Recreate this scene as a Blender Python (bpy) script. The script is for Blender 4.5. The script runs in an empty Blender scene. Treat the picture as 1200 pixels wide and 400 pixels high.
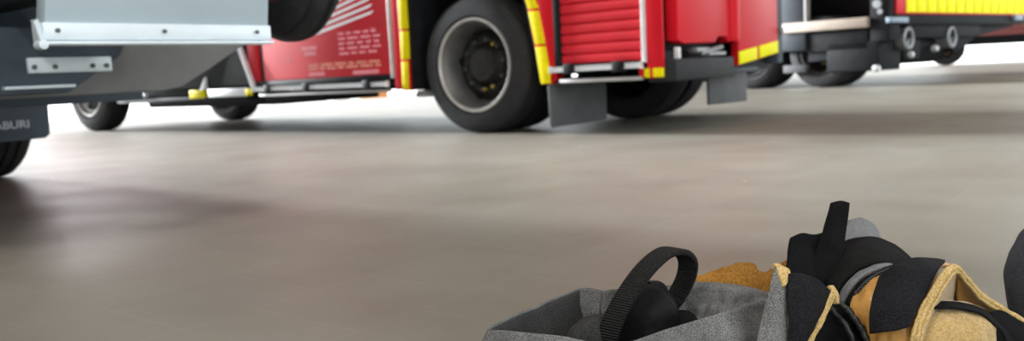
import bpy, bmesh, math, random
from mathutils import Vector, Matrix, noise
random.seed(4)
SC = bpy.context.scene
COL = SC.collection
PI = math.pi

# ---------------------------------------------------------------- camera
F = 1000.0                      # focal length in pixels of the 1200 px frame
CAMH = 0.43
pit = math.atan(.115); rol = math.atan(.05)
r0 = Vector((1, 0, 0)); u0 = Vector((0, math.sin(pit), math.cos(pit))); fwd = Vector((0, math.cos(pit), -math.sin(pit)))
cu = r0*math.sin(rol) + u0*math.cos(rol)
cr = r0*math.cos(rol) - u0*math.sin(rol)
cam = bpy.data.objects.new('camera', bpy.data.cameras.new('camera'))
COL.objects.link(cam)
cam.matrix_world = Matrix(((cr.x, cu.x, -fwd.x, 0), (cr.y, cu.y, -fwd.y, 0), (cr.z, cu.z, -fwd.z, CAMH), (0, 0, 0, 1)))
cam.data.sensor_width = 36; cam.data.lens = 36*F/1200
cam.data.clip_start = .05; cam.data.clip_end = 300
cam.data.dof.use_dof = True; cam.data.dof.focus_distance = .93; cam.data.dof.aperture_fstop = 30/4.6
SC.camera = cam

def spot(x, y, d):              # measured point at depth d in front of the photographer
    return Vector((0, 0, CAMH)) + d*(fwd + cr*((x-600)/F) - cu*((y-200)/F))

# ---------------------------------------------------------------- hall frame: s along the vehicles (to their rear), w across, z up
TH = math.radians(38)
O = Vector((-.259, 6.187, 0))
T = Vector((math.cos(TH), -math.sin(TH), 0)); N = Vector((math.sin(TH), math.cos(TH), 0))
def hall(s, w, z=0): return O + T*s + N*w + Vector((0, 0, z))

# ---------------------------------------------------------------- materials
def mat(name, col, rough=.5, metal=0., var=.08, scale=6., bump=0., bscale=60., spec=.5, coat=0., trans=0.):
    m = bpy.data.materials.new(name); m.use_nodes = True
    nt = m.node_tree; nd = nt.nodes; lk = nt.links
    b = nd['Principled BSDF']
    tc = nd.new('ShaderNodeTexCoord')
    nz = nd.new('ShaderNodeTexNoise'); nz.inputs['Scale'].default_value = scale; nz.inputs['Detail'].default_value = 5
    lk.new(tc.outputs['Object'], nz.inputs['Vector'])
    rp = nd.new('ShaderNodeValToRGB')
    rp.color_ramp.elements[0].position = .3; rp.color_ramp.elements[1].position = .7
    rp.color_ramp.elements[0].color = [c*(1-var) for c in col] + [1]
    rp.color_ramp.elements[1].color = [min(1, c*(1+var)) for c in col] + [1]
    lk.new(nz.outputs['Fac'], rp.inputs['Fac']); lk.new(rp.outputs['Color'], b.inputs['Base Color'])
    b.inputs['Roughness'].default_value = rough; b.inputs['Metallic'].default_value = metal
    b.inputs['Specular IOR Level'].default_value = spec; b.inputs['Coat Weight'].default_value = coat
    b.inputs['Coat Roughness'].default_value = .12
    if bump:
        n2 = nd.new('ShaderNodeTexNoise'); n2.inputs['Scale'].default_value = bscale; n2.inputs['Detail'].default_value = 3
        lk.new(tc.outputs['Object'], n2.inputs['Vector'])
        bp = nd.new('ShaderNodeBump'); bp.inputs['Strength'].default_value = bump; bp.inputs['Distance'].default_value = .01
        lk.new(n2.outputs['Fac'], bp.inputs['Height']); lk.new(bp.outputs['Normal'], b.inputs['Normal'])
    return m

def fabric(name, c0, c1, scale=900., rough=.9, bump=.5, big=.15, sheen=.0, spec=.2):
    """woven cloth: fine two-tone fleck, a slow tone drift and a weave bump"""
    m = bpy.data.materials.new(name); m.use_nodes = True
    nt = m.node_tree; nd = nt.nodes; lk = nt.links; b = nd['Principled BSDF']
    tc = nd.new('ShaderNodeTexCoord')
    n1 = nd.new('ShaderNodeTexNoise'); n1.inputs['Scale'].default_value = scale; n1.inputs['Detail'].default_value = 2
    lk.new(tc.outputs['Object'], n1.inputs['Vector'])
    r1 = nd.new('ShaderNodeValToRGB'); r1.color_ramp.elements[0].position = .36; r1.color_ramp.elements[1].position = .64
    r1.color_ramp.elements[0].color = list(c0)+[1]; r1.color_ramp.elements[1].color = list(c1)+[1]
    lk.new(n1.outputs['Fac'], r1.inputs['Fac'])
    n2 = nd.new('ShaderNodeTexNoise'); n2.inputs['Scale'].default_value = 28; n2.inputs['Detail'].default_value = 4
    lk.new(tc.outputs['Object'], n2.inputs['Vector'])
    r2 = nd.new('ShaderNodeValToRGB'); r2.color_ramp.elements[0].position = .3; r2.color_ramp.elements[1].position = .7
    r2.color_ramp.elements[0].color = [1-big]*3+[1]; r2.color_ramp.elements[1].color = [1]*3+[1]
    lk.new(n2.outputs['Fac'], r2.inputs['Fac'])
    mx = nd.new('ShaderNodeMix'); mx.data_type = 'RGBA'; mx.blend_type = 'MULTIPLY'; mx.inputs['Factor'].default_value = 1
    lk.new(r1.outputs['Color'], mx.inputs['A']); lk.new(r2.outputs['Color'], mx.inputs['B'])
    lk.new(mx.outputs['Result'], b.inputs['Base Color'])
    b.inputs['Roughness'].default_value = rough; b.inputs['Sheen Weight'].default_value = sheen
    b.inputs['Specular IOR Level'].default_value = spec
    bp = nd.new('ShaderNodeBump'); bp.inputs['Strength'].default_value = bump; bp.inputs['Distance'].default_value = .0012
    lk.new(n1.outputs['Fac'], bp.inputs['Height']); lk.new(bp.outputs['Normal'], b.inputs['Normal'])
    return m

M = dict(
    red=mat('red_paint', (.70, .010, .022), .4, 0, .05, 2, spec=.22),
    red_shutter=mat('red_shutter', (.68, .02, .032), .5, 0, .06, 3, spec=.3),
    dark_red=mat('dark_red_paint', (.30, .012, .02), .35, 0, .1, 3),
    yellow=mat('yellow_reflective', (.95, .80, .005), .5, 0, .05, 20, spec=.12),
    yellow2=mat('bright_yellow_reflective', (1, .93, .004), .55, 0, .02, 20, spec=.08),
    white=mat('white_paint', (.78, .79, .80), .35, 0, .04, 5),
    alu=mat('brushed_aluminium', (.84, .86, .88), .45, .15, .06, 12),
    alu_dull=mat('dull_aluminium', (.55, .53, .52), .5, .35, .1, 12),
    pale_panel=mat('pale_blue_grey_paint', (.37, .45, .50), .5, 0, .04, 3),
    strip=mat('pale_metal_strip', (.72, .80, .86), .4, .2, .04, 10),
    apron=mat('grey_underside_paint', (.21, .215, .215), .6, 0, .12, 6),
    slate=mat('slate_grey_paint', (.07, .092, .115), .6, 0, .12, 5, spec=.25),
    bumper=mat('dark_bumper_plastic', (.03, .031, .034), .65, 0, .15, 8, spec=.2),
    lip=mat('rim_lip_steel', (.50, .47, .44), .4, .4, .15, 12),
    black=mat('black_paint', (.010, .010, .012), .6, 0, .2, 5, spec=.18),
    chassis=mat('chassis_black', (.013, .014, .016), .7, 0, .3, 9, spec=.15),
    rubber=mat('tyre_rubber', (.022, .022, .024), .75, 0, .25, 14, .3, 90, .35),
    flap=mat('mud_flap_rubber', (.10, .103, .108), .7, 0, .15, 8),
    flap_text=mat('pale_flap_lettering', (.62, .68, .72), .6, 0, .1, 30),
    rim=mat('rim_steel', (.17, .165, .16), .42, .6, .18, 9),
    hub=mat('hub_dark_steel', (.035, .033, .032), .5, .5, .3, 25),
    nut_tag=mat('yellow_nut_tag', (.35, .26, .03), .5, 0, .1, 20),
    brown_hub=mat('brown_hub_paint', (.42, .13, .08), .6, 0, .2, 10),
    grey_panel=mat('blue_grey_panel', (.06, .072, .085), .6, 0, .1, 6, spec=.25),
    shelf=mat('pale_wood_shelf', (.50, .42, .35), .6, 0, .08, 9),
    ring=mat('grey_ring_metal', (.30, .31, .32), .5, .5, .1, 20),
    pale_step=mat('pale_blue_step', (.25, .33, .42), .5, 0, .1, 9),
    orange=mat('orange_plastic', (.75, .30, .07), .5, 0, .1, 9),
    brown=mat('brown_board', (.25, .09, .03), .6, 0, .15, 9),
    bolt=mat('dark_bolt_steel', (.12, .13, .14), .45, .6, .1, 40),
    wall=mat('hall_wall_paint', (.55, .53, .50), .8, 0, .05, 1.5),
    ceiling=mat('hall_ceiling_paint', (.5, .5, .5), .9, 0, .04, 1.2),
    ground=mat('pale_concrete', (.62, .60, .57), .75, 0, .08, .6),
    grey_cloth=fabric('grey_heather_cloth', (.05, .05, .052), (.30, .295, .29), 1150, .92, .8, .45),
    grey_trim=fabric('grey_trim_cloth', (.09, .09, .095), (.25, .25, .26), 1300, .9, .5, .15),
    dark_cloth=fabric('charcoal_lining_cloth', (.018, .018, .019), (.06, .058, .056), 800, .95, .4, .3),
    slate_cloth=fabric('slate_jacket_cloth', (.028, .03, .036), (.075, .08, .092), 700, .9, .5, .3),
    webbing=fabric('black_webbing', (.002, .002, .0025), (.024, .024, .028), 900, .85, .7, .2, .0, .1),
    loop=fabric('ribbed_black_webbing', (.005, .005, .005), (.036, .035, .034), 1000, .8, .6, .1, .0, .2),
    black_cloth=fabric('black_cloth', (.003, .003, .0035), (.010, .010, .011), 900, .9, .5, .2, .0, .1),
    felt=fabric('black_felt', (.004, .004, .004), (.020, .020, .020), 1000, .95, .8, .2, .0, .08),
    leather=mat('tan_leather', (.50, .25, .06), .32, 0, .16, 40, .25, 120, .45),
    edging=fabric('cream_edging', (.38, .24, .08), (.62, .45, .20), 500, .85, .6, .2),
    suede=fabric('pale_suede', (.36, .235, .085), (.50, .35, .15), 420, .95, .8, .2, .4, .1),
    mouth_beige=fabric('beige_lining', (.34, .26, .16), (.50, .40, .27), 500, .95, .4, .15),  # plain beige cloth lining the boot mouth
    rust=fabric('rust_brown_cloth', (.24, .105, .012), (.40, .19, .035), 420, .85, .6, .3),
    boot=mat('black_boot_rubber', (.007, .007, .008), .7, 0, .2, 20, .2, 120, .15),
    zip=mat('black_zip_teeth', (.012, .012, .012), .35, .2, .2, 30),
)

# loop webbing gets cross ribs
def add_ribs(m, freq, st=.9, dist=.0022):
    nt = m.node_tree; nd = nt.nodes; lk = nt.links
    uv = nd.new('ShaderNodeUVMap'); sp = nd.new('ShaderNodeSeparateXYZ'); lk.new(uv.outputs['UV'], sp.inputs['Vector'])
    mu = nd.new('ShaderNodeMath'); mu.operation = 'MULTIPLY'; mu.inputs[1].default_value = freq*2*PI; lk.new(sp.outputs['Y'], mu.inputs[0])
    sn = nd.new('ShaderNodeMath'); sn.operation = 'SINE'; lk.new(mu.outputs[0], sn.inputs[0])
    bp = nd.new('ShaderNodeBump'); bp.inputs['Strength'].default_value = st; bp.inputs['Distance'].default_value = dist
    old = [n for n in nd if n.type == 'BUMP' and n != bp][0]
    lk.new(sn.outputs[0], bp.inputs['Height']); lk.new(old.outputs['Normal'], bp.inputs['Normal'])
    lk.new(bp.outputs['Normal'], nd['Principled BSDF'].inputs['Normal'])
add_ribs(M['loop'], 112, .9, .0021)
add_ribs(M['webbing'], 64, .3, .0007)

# ---------------------------------------------------------------- object helpers
def tag(o, label=None, cat=None, group=None, kind=None):
    if label: o['label'] = label
    if cat: o['category'] = cat
    if group: o['group'] = group
    if kind: o['kind'] = kind
    return o
ORG = {}
def empty(name, loc, rz=0., org=(0, 0, 0), **k):
    o = bpy.data.objects.new(name, None); COL.objects.link(o); o.empty_display_size = .1
    o.location = loc; o.rotation_euler = (0, 0, rz); ORG[o] = Vector(org)
    return tag(o, **k)
def root_of(o):
    while o.parent: o = o.parent
    return o

class MB:
    def __init__(self): self.bm = bmesh.new(); self.uv = None
    def box(self, a, b, bev=.006):
        bm = bmesh.new(); bmesh.ops.create_cube(bm, size=1)
        a = Vector(a); b = Vector(b); c = (a+b)/2; d = b-a
        for v in bm.verts: v.co = Vector((v.co.x*d.x, v.co.y*d.y, v.co.z*d.z)) + c
        bev = min(bev, .35*min(abs(x) for x in d))
        if bev > 0: bmesh.ops.bevel(bm, geom=bm.edges[:], offset=bev, segments=2, affect='EDGES', profile=.5)
        return self._add(bm)
    def prism(self, pts, axis, lo, hi, bev=.004):
        """polygon of 2-D points extruded along axis 0/1/2 from lo to hi (pts in the other two axes, in order)"""
        bm = bmesh.new(); ax = [0, 1, 2]; ax.remove(axis)
        def mk(v):
            out = []
            for p in pts:
                c = [0, 0, 0]; c[ax[0]] = p[0]; c[ax[1]] = p[1]; c[axis] = v; out.append(bm.verts.new(c))
            return out
        A = mk(lo); B = mk(hi); n = len(pts)
        bm.faces.new(A); bm.faces.new(B[::-1])
        for i in range(n): bm.faces.new((A[i], B[i], B[(i+1) % n], A[(i+1) % n]))
        bmesh.ops.recalc_face_normals(bm, faces=bm.faces)
        if bev: bmesh.ops.bevel(bm, geom=bm.edges[:], offset=bev, segments=2, affect='EDGES', profile=.5)
        return self._add(bm)
    def lathe(self, prof, c=(0, 0, 0), axis=1, n=64, closed=False):
        """profile of (radius, position along axis) turned round an axis through c"""
        bm = bmesh.new(); c = Vector(c); rings = []
        ax = [0, 1, 2]; ax.remove(axis)
        for r, h in prof:
            ring = []
            for k in range(n):
                a = 2*PI*k/n; p = [0, 0, 0]
                p[ax[0]] = r*math.cos(a); p[ax[1]] = r*math.sin(a); p[axis] = h
                ring.append(bm.verts.new(Vector(p)+c))
            rings.append(ring)
        m = len(rings)
        for i in range(m if closed else m-1):
            a, b = rings[i], rings[(i+1) % m]
            for k in range(n): bm.faces.new((a[k], a[(k+1) % n], b[(k+1) % n], b[k]))
        if not closed:
            for rg in (rings[0], rings[-1]):
                try: bm.faces.new(rg)
                except ValueError: pass
        bmesh.ops.recalc_face_normals(bm, faces=bm.faces)
        return self._add(bm)
    def bar(self, a, b, r, n=14):
        a = Vector(a); b = Vector(b); d = (b-a); q = d.to_track_quat('Z', 'Y')
        bm = bmesh.new()
        bmesh.ops.create_cone(bm, cap_ends=True, segments=n, radius1=r, radius2=r, depth=d.length)
        for v in bm.verts: v.co = q @ v.co + (a+b)/2
        return self._add(bm)
    def flatbar(self, a, b, w, t, up=(0, 0, 1), bev=.003):
        """rectangular bar from a to b, w wide across the up vector, t thick"""
        a = Vector(a); b = Vector(b); d = (b-a).normalized(); upv = Vector(up); sd = d.cross(upv).normalized(); upv = sd.cross(d)
        bm = bmesh.new(); bmesh.ops.create_cube(bm, size=1); L = (b-a).length; c = (a+b)/2
        for v in bm.verts: v.co = c + d*(v.co.x*L) + sd*(v.co.y*t) + upv*(v.co.z*w)
        if bev: bmesh.ops.bevel(bm, geom=bm.edges[:], offset=min(bev, .3*min(w, t)), segments=2, affect='EDGES')
        return self._add(bm)
    def _add(self, bm):
        me = bpy.data.meshes.new('tmp'); bm.to_mesh(me); bm.free(); self.bm.from_mesh(me); bpy.data.meshes.remove(me); return self
    def build(self, name, m, parent=None, smooth=True, origin=None, loc=(0, 0, 0), label=None):
        me = bpy.data.meshes.new(name)
        org = Vector(origin) if origin is not None else (ORG[root_of(parent)] if parent else Vector((0, 0, 0)))
        for v in self.bm.verts: v.co -= org
        self.bm.to_mesh(me); self.bm.free(); me.materials.append(m)
        if smooth:
            me.polygons.foreach_set('use_smooth', [True]*len(me.polygons))
            me.set_sharp_from_angle(angle=math.radians(38))
        o = bpy.data.objects.new(name, me); COL.objects.link(o); o.location = loc
        if parent: o.parent = parent
        if label: o['label'] = label
        return o

def copy_tree(o, parent=None):
    c = o.copy(); COL.objects.link(c)
    if parent: c.parent = parent
    for ch in list(o.children): copy_tree(ch, c)
    return c

# ---------------------------------------------------------------- wheels (axle along y, outer face towards -y, centre at 0)
def make_wheel(parent, R, loc, rim_r, wd=.28, dual=False, hub_y=.15, name='rear_wheel', brown=False, dark=False):
    k = MB()
    def tyre(y0):
        y1 = y0+wd
        p = [(rim_r, y0+.035), (rim_r+.02, y0+.012), (rim_r+.06, y0-.004), (R-.14, y0-.012), (R-.06, y0-.004), (R-.025, y0+.012), (R-.004, y0+.035),
             (R, y0+.06)]
        for j in range(3):
            y = y0+.06+(wd-.12)*(j+.5)/3
            p += [(R, y-.012), (R-.012, y-.008), (R-.012, y+.008), (R, y+.012)]
        p += [(R, y1-.06), (R-.004, y1-.035), (R-.03, y1-.01), (R-.09, y1+.004), (rim_r+.05, y1), (rim_r, y1-.03)]
        k.lathe(p, closed=True, n=96)
    tyre(0)
    if dual: tyre(wd+.03)
    w = k.build(name, M['rubber'], parent, loc=loc, origin=(0, 0, 0))
    ww = wd*2+.03 if dual else wd
    k = MB()
    k.lathe([(rim_r+.012, .026), (rim_r+.014, .008), (rim_r+.004, 0), (rim_r-.012, .004), (rim_r-.02, .02), (rim_r-.035, .04), (rim_r-.06, hub_y*.75),
             (rim_r-.07, hub_y+.02), (rim_r-.055, hub_y+.03), (rim_r-.01, .05)], closed=True, n=72)
    k.build('rim', M['brown_hub'] if brown else M['hub'] if dark else M['rim'], w, origin=(0, 0, 0))
    k = MB(); k.lathe([(rim_r+.016, .004), (rim_r+.014, -.004), (rim_r-.002, -.006), (rim_r-.010, .003), (rim_r-.002, .008)], closed=True, n=72)
    k.build('rim_lip', M['brown_hub'] if brown else M['hub'] if dark else M['lip'], w, origin=(0, 0, 0))
    k = MB()
    k.lathe([(rim_r-.045, hub_y+.012), (rim_r-.07, hub_y+.004), (rim_r-.09, hub_y-.012), (rim_r*.62, hub_y-.028), (rim_r*.50, hub_y-.01), (rim_r*.42, hub_y-.035), (rim_r*.36, hub_y-.075),
             (rim_r*.20, hub_y-.085), (.012, hub_y-.085)], n=48)
    k.lathe([(.05, hub_y), (.05, ww-.02)], n=16)
    k.build('hub', M['brown_hub'] if brown else M['hub'], w, origin=(0, 0, 0))
    if rim_r > .25:
        nut = None
        for i in range(10):
            a = 2*PI*i/10+.15; rr = rim_r*.56
            k = MB(); k.lathe([(.017, hub_y-.02), (.017, hub_y-.05), (.011, hub_y-.062), (.002, hub_y-.062)], n=6)
            c = Vector((rr*math.cos(a), 0, rr*math.sin(a)))
            if nut is None:
                nut = k.build('wheel_nut', M['bolt'], w, origin=(0, 0, 0)); nut.location = c
            else:
                k.bm.free(); q = nut.copy(); COL.objects.link(q); q.parent = w; q.location = c
        for i, a in enumerate((.55, 1.9, 3.0, 4.4, 5.4)):
            k = MB(); rr = rim_r*.70
            k.lathe([(.03, hub_y-.018), (.03, hub_y-.028), (.026, hub_y-.03), (.002, hub_y-.03)], n=16)
            h = k.build('hand_hole', M['black'], w, origin=(0, 0, 0)); h.location = (rr*math.cos(a), 0, rr*math.sin(a))
        for a in (.95, 5.2, 4.75):
            k = MB(); k.box((-.012, hub_y-.075, -.012), (.012, hub_y-.052, .012), .003)
            h = k.build('nut_tag', M['nut_tag'], w, origin=(0, 0, 0)); h.location = (rim_r*.55*math.cos(a), 0, rim_r*.55*math.sin(a))
    return w

# ================================================================ THE HALL
def struct(o): o['kind'] = 'structure'; return o
S0, S1, W0, W1, HZ = -10.5, 9.0, -10.0, 26.0, 5.4
def floor_mat():
    m = bpy.data.materials.new('brown_grey_tile_floor'); m.use_nodes = True
    nt = m.node_tree; nd = nt.nodes; lk = nt.links; b = nd['Principled BSDF']
    tc = nd.new('ShaderNodeTexCoord')
    n1 = nd.new('ShaderNodeTexNoise'); n1.inputs['Scale'].default_value = .9; n1.inputs['Detail'].default_value = 8; n1.inputs['Roughness'].default_value = .62
    lk.new(tc.outputs['Object'], n1.inputs['Vector'])
    r1 = nd.new('ShaderNodeValToRGB'); e = r1.color_ramp.elements
    e[0].position = .32; e[0].color = (.182, .160, .127, 1); e[1].position = .68; e[1].color = (.255, .240, .203, 1)
    lk.new(n1.outputs['Fac'], r1.inputs['Fac'])
    br = nd.new('ShaderNodeTexBrick'); br.inputs['Scale'].default_value = 1.0
    br.inputs['Brick Width'].default_value = .30; br.inputs['Row Height'].default_value = .30
    br.inputs['Mortar Size'].default_value = .0022; br.inputs['Mortar Smooth'].default_value = .4; br.offset = .5
    br.inputs['Color1'].default_value = (1, 1, 1, 1); br.inputs['Color2'].default_value = (.93, .93, .94, 1); br.inputs['Mortar'].default_value = (1.12, 1.11, 1.1, 1)
    mp = nd.new('ShaderNodeMapping'); mp.inputs['Rotation'].default_value = (0, 0, PI/2); mp.inputs['Location'].default_value = (.14, .085, 0)
    lk.new(tc.outputs['Object'], mp.inputs['Vector']); lk.new(mp.outputs['Vector'], br.inputs['Vector'])
    mx = nd.new('ShaderNodeMix'); mx.data_type = 'RGBA'; mx.blend_type = 'MULTIPLY'; mx.inputs['Factor'].default_value = 1
    lk.new(r1.outputs['Color'], mx.inputs['A']); lk.new(br.outputs['Color'], mx.inputs['B'])
    # pale specks of grit
    vo = nd.new('ShaderNodeTexVoronoi'); vo.inputs['Scale'].default_value = 3.2; lk.new(tc.outputs['Object'], vo.inputs['Vector'])
    r3 = nd.new('ShaderNodeValToRGB'); r3.color_ramp.elements[0].position = .018; r3.color_ramp.elements[0].color = (1, 1, 1, 1)
    r3.color_ramp.elements[1].position = .028; r3.color_ramp.elements[1].color = (0, 0, 0, 1)
    lk.new(vo.outputs['Distance'], r3.inputs['Fac'])
    m2 = nd.new('ShaderNodeMix'); m2.data_type = 'RGBA'; lk.new(r3.outputs['Color'], m2.inputs['Factor'])
    lk.new(mx.outputs['Result'], m2.inputs['A']); m2.inputs['B'].default_value = (.62, .58, .52, 1)
    lk.new(m2.outputs['Result'], b.inputs['Base Color'])
    n3 = nd.new('ShaderNodeTexNoise'); n3.inputs['Scale'].default_value = 2.6; n3.inputs['Detail'].default_value = 6
    lk.new(tc.outputs['Object'], n3.inputs['Vector'])
    mr = nd.new('ShaderNodeMapRange'); mr.inputs['To Min'].default_value = .38; mr.inputs['To Max'].default_value = .58
    lk.new(n3.outputs['Fac'], mr.inputs['Value']); lk.new(mr.outputs['Result'], b.inputs['Roughness'])
    bp = nd.new('ShaderNodeBump'); bp.inputs['Strength'].default_value = .25; bp.inputs['Distance'].default_value = .004
    n4 = nd.new('ShaderNodeTexNoise'); n4.inputs['Scale'].default_value = 9; n4.inputs['Detail'].default_value = 5; lk.new(tc.outputs['Object'], n4.inputs['Vector'])
    lk.new(n4.outputs['Fac'], bp.inputs['Height']); lk.new(bp.outputs['Normal'], b.inputs['Normal'])
    b.inputs['Specular IOR Level'].default_value = .4
    return m
def shell(name, a, b, m):
    o = MB().box(a, b, 0).build(name, m, smooth=False); o.location = O; o.rotation_euler = (0, 0, -TH); return struct(o)
shell('floor', (S0, W0, -.12), (S1, W1, 0), floor_mat())
shell('ground', (-120, -120, -.3), (120, 160, -.125), M['ground'])
shell('ceiling', (S0, W0, HZ), (S1, W1, HZ+.2), M['ceiling'])
shell('wall_back', (S1, -3.0, -.1), (S1+.2, 3.5, HZ), M['wall'])
shell('wall_left', (S0, W0-.2, -.1), (S1, W0, HZ), M['wall'])

# ================================================================ RED FIRE ENGINE
eng = empty('fire_engine', O, -TH, label='red fire engine parked side-on with a large steel rear wheel and yellow edging', cat='fire engine')
WID = 2.0
# central body blocks (dark carcass behind the panels)
k = MB()
k.box((-2.58, .10, .46), (-.66, WID-.02, 2.9), .02)
k.box((.70, .06, .46), (1.40, WID-.02, 2.9), .02)
k.box((-.68, .10, 1.12), (.72, WID-.02, 2.9), .02)
k.box((-.62, .62, .46), (.66, WID-.62, 1.14), .02)
k.build('carcass', M['black'], eng)
k = MB(); k.box((-6.9, .55, .42), (1.35, .72, .66), .01); k.box((-6.9, 1.28, .42), (1.35, 1.45, .66), .01)
k.box((-3.6, .12, .36), (-2.66, 1.9, .5), .01); k.box((-2.66, .16, .265), (-1.8, .8, .5), .02)
k.bar((0, .2, .5), (0, 1.8, .5), .09); k.bar((-5.75, .2, .5), (-5.75, 1.8, .5), .07)
k.build('chassis_frame', M['chassis'], eng)
k = MB(); k.prism([(-7.2, .44), (-6.42, .44), (-6.36, .9), (-6.15, 1.1), (-5.35, 1.1), (-5.14, .9), (-5.08, .44), (-2.66, .44), (-2.66, 2.7), (-6.9, 2.7), (-7.2, 1.6)], 1, .03, WID, .02)
k.build('cab', M['red'], eng)
k = MB(); k.box((-5.05, .012, .43), (-2.67, .2, 1.5), .008); k.build('dark_side_panel', M['black'], eng)
k = MB(); k.box((-5.05, .0, .30), (-2.68, .5, .345), .01); k.box((-5.05, .06, .345), (-3.66, .5, .5), .01); k.box((-5.05, .35, .235), (-2.75, 1.0, .40), .02); k.box((-5.05, 1.5, .32), (-2.7, WID, .42), .01)
k.build('sill', M['black'], eng)
k = MB(); k.bar((-5.0, -.012, .372), (-4.42, -.012, .378), .022); k.build('white_sill_rod', M['white'], eng)
k = MB(); k.box((-3.30, -.016, .335), (-2.70, .03, .41), .008); k.build('sill_step_plate', M['alu'], eng)
k = MB(); k.box((-3.62, -.014, .33), (-3.38, .03, .41), .006); k.build('yellow_marker', M['yellow'], eng)
k = MB(); k.prism([(-3.44, .41), (-3.34, .41), (-3.335, .53)], 1, -.012, .02, .002); k.build('triangular_bracket', M['white'], eng)
k = MB(); k.box((-2.70, -.018, .34), (-2.63, .02, .40), .006); k.build('yellow_marker', M['yellow'], eng)
k = MB(); k.flatbar((-2.88, -.012, 1.1), (-2.56, -.012, .385), .035, .03, (1, 0, 0)); k.build('sloping_strut', M['alu'], eng)
# left locker
k = MB(); k.box((-2.425, .0, .462), (-.815, .10, 2.4), .012); k.build('locker_panel', M['red_shutter'], eng)
k = MB(); k.box((-2.66, .01, .44), (-2.49, .10, 2.4), .008); k.build('narrow_panel', M['red'], eng)
k = MB(); k.box((-2.49, .02, .42), (-2.43, .09, 2.4), .004); k.build('door_gap', M['black'], eng)
k = MB(); k.box((-.812, -.008, .43), (-.78, .05, 2.4), .004); k.build('vertical_trim', M['alu_dull'], eng)
k = MB(); k.box((-.778, 0, .34), (-.69, .10, 2.4), .006); k.build('arch_side_panel', M['red'], eng)
def rails(s0, s1, brs):
    k = MB(); k.box((s0, .0, .405), (s1, .10, .462), .004); k.box((s0, .02, .345), (s1, .3, .378), .004); k.build('rail_backing', M['black'], eng)
    k = MB(); k.flatbar((s0, -.034, .394 if s0 < 0 else .432), (s1, -.034, .389 if s0 < 0 else .436), .034, .022, (0, 0, 1), .006); r = k.build('locker_rail', M['white'], eng)
    for b in brs:
        z = .392 if s0 < 0 else .434
        k = MB(); k.box((b-.045, -.056, z-.034), (b+.045, .01, z+.034), .006); k.build('rail_bracket', M['black'], r)
    k = MB(); k.box((s0+.06, -.02, .325 if s0 < 0 else .342), (s1-.02, .03, .347 if s0 < 0 else .366), .004); k.build('kick_rail', M['alu_dull'], eng)
rails(-2.56, -.83, (-2.33, -1.80, -1.05))
# pale graphics on the locker panel: diagonal stripes, worn text lines
def decal(pts, m, y=-.0022):
    k = MB(); k.prism(pts, 1, y, .004, 0); return k.build('panel_marking', m, eng, smooth=False)
for i in range(5):
    z = .83+i*.052; s = -1.72+i*.04
    decal([(s, z-.02), (s+.72-.05*i, z+.11), (s+.76-.05*i, z+.137), (s+.03, z+.012)], M['white'])
faded = mat('faded_pink_lettering', (.68, .11, .14), .5, 0, .2, 30)
faded2 = mat('faded_gold_lettering', (.60, .10, .03), .5, 0, .2, 30)
for z in (.80, .76, .72, .68, .64):
    s = -1.40
    while s < -.93:
        L = random.uniform(.05, .13); decal([(s, z), (min(s+L, -.91), z), (min(s+L, -.91), z+.02), (s, z+.02)], faded); s += L+.03
for s, z, L in ((-1.88, .70, .2), (-1.85, .655, .16), (-2.08, .61, .05), (-1.80, .48, .2), (-1.25, .475, .3)):
    decal([(s, z), (s+L, z), (s+L, z+.032), (s, z+.032)], faded)
for z in (.56, .53):
    s = -1.80
    while s < -.95:
        L = random.uniform(.06, .16); decal([(s, z), (min(s+L, -.92), z), (min(s+L, -.92), z+.022), (s, z+.022)], faded2); s += L+.025
# wheel arch edging: yellow blocks with red dividers both sides of the rear arch
def edging(line, wdt, m, name):
    """line: list of (s, z) of the inner edge, top to bottom; strip wdt wide towards +s"""
    k = MB()
    for (a, za), (b, zb) in zip(line, line[1:]): k.prism([(a, za-.008), (a+wdt, za-.008), (b+wdt, zb+.008), (b, zb+.008)], 1, -.016, .05, .003)
    return k.build(name, m, eng)
edging([(-.680, 1.10), (-.678, .79), (-.682, .56), (-.688, .33)], .062, M['yellow'], 'arch_edging')
edging([(.46, 1.12), (.545, .84), (.590, .60), (.625, .335)], .078, M['yellow'], 'arch_edging')
k = MB(); k.box((-.70, -.004, .33), (-.62, .06, 1.2), .003); k.build('edging_backing', M['red'], eng)
k = MB(); k.prism([(.47, 1.2), (.56, 1.2), (.705, .34), (.625, .34)], 1, -.004, .06, .003); k.build('edging_backing', M['red'], eng)
k = MB(); k.prism([(-.62, .33), (-.60, .33), (-.56, 1.14), (.44, 1.14), (.60, .34), (.63, .34), (.47, 1.2), (-.62, 1.2)], 1, .02, .30, 0); k.build('arch_liner', M['chassis'], eng)
k = MB(); k.prism([(.56, 1.2), (.76, 1.2), (.745, .36), (.71, .36)], 1, -.002, .10, .004); k.build('arch_side_panel', M['red'], eng)
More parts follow.
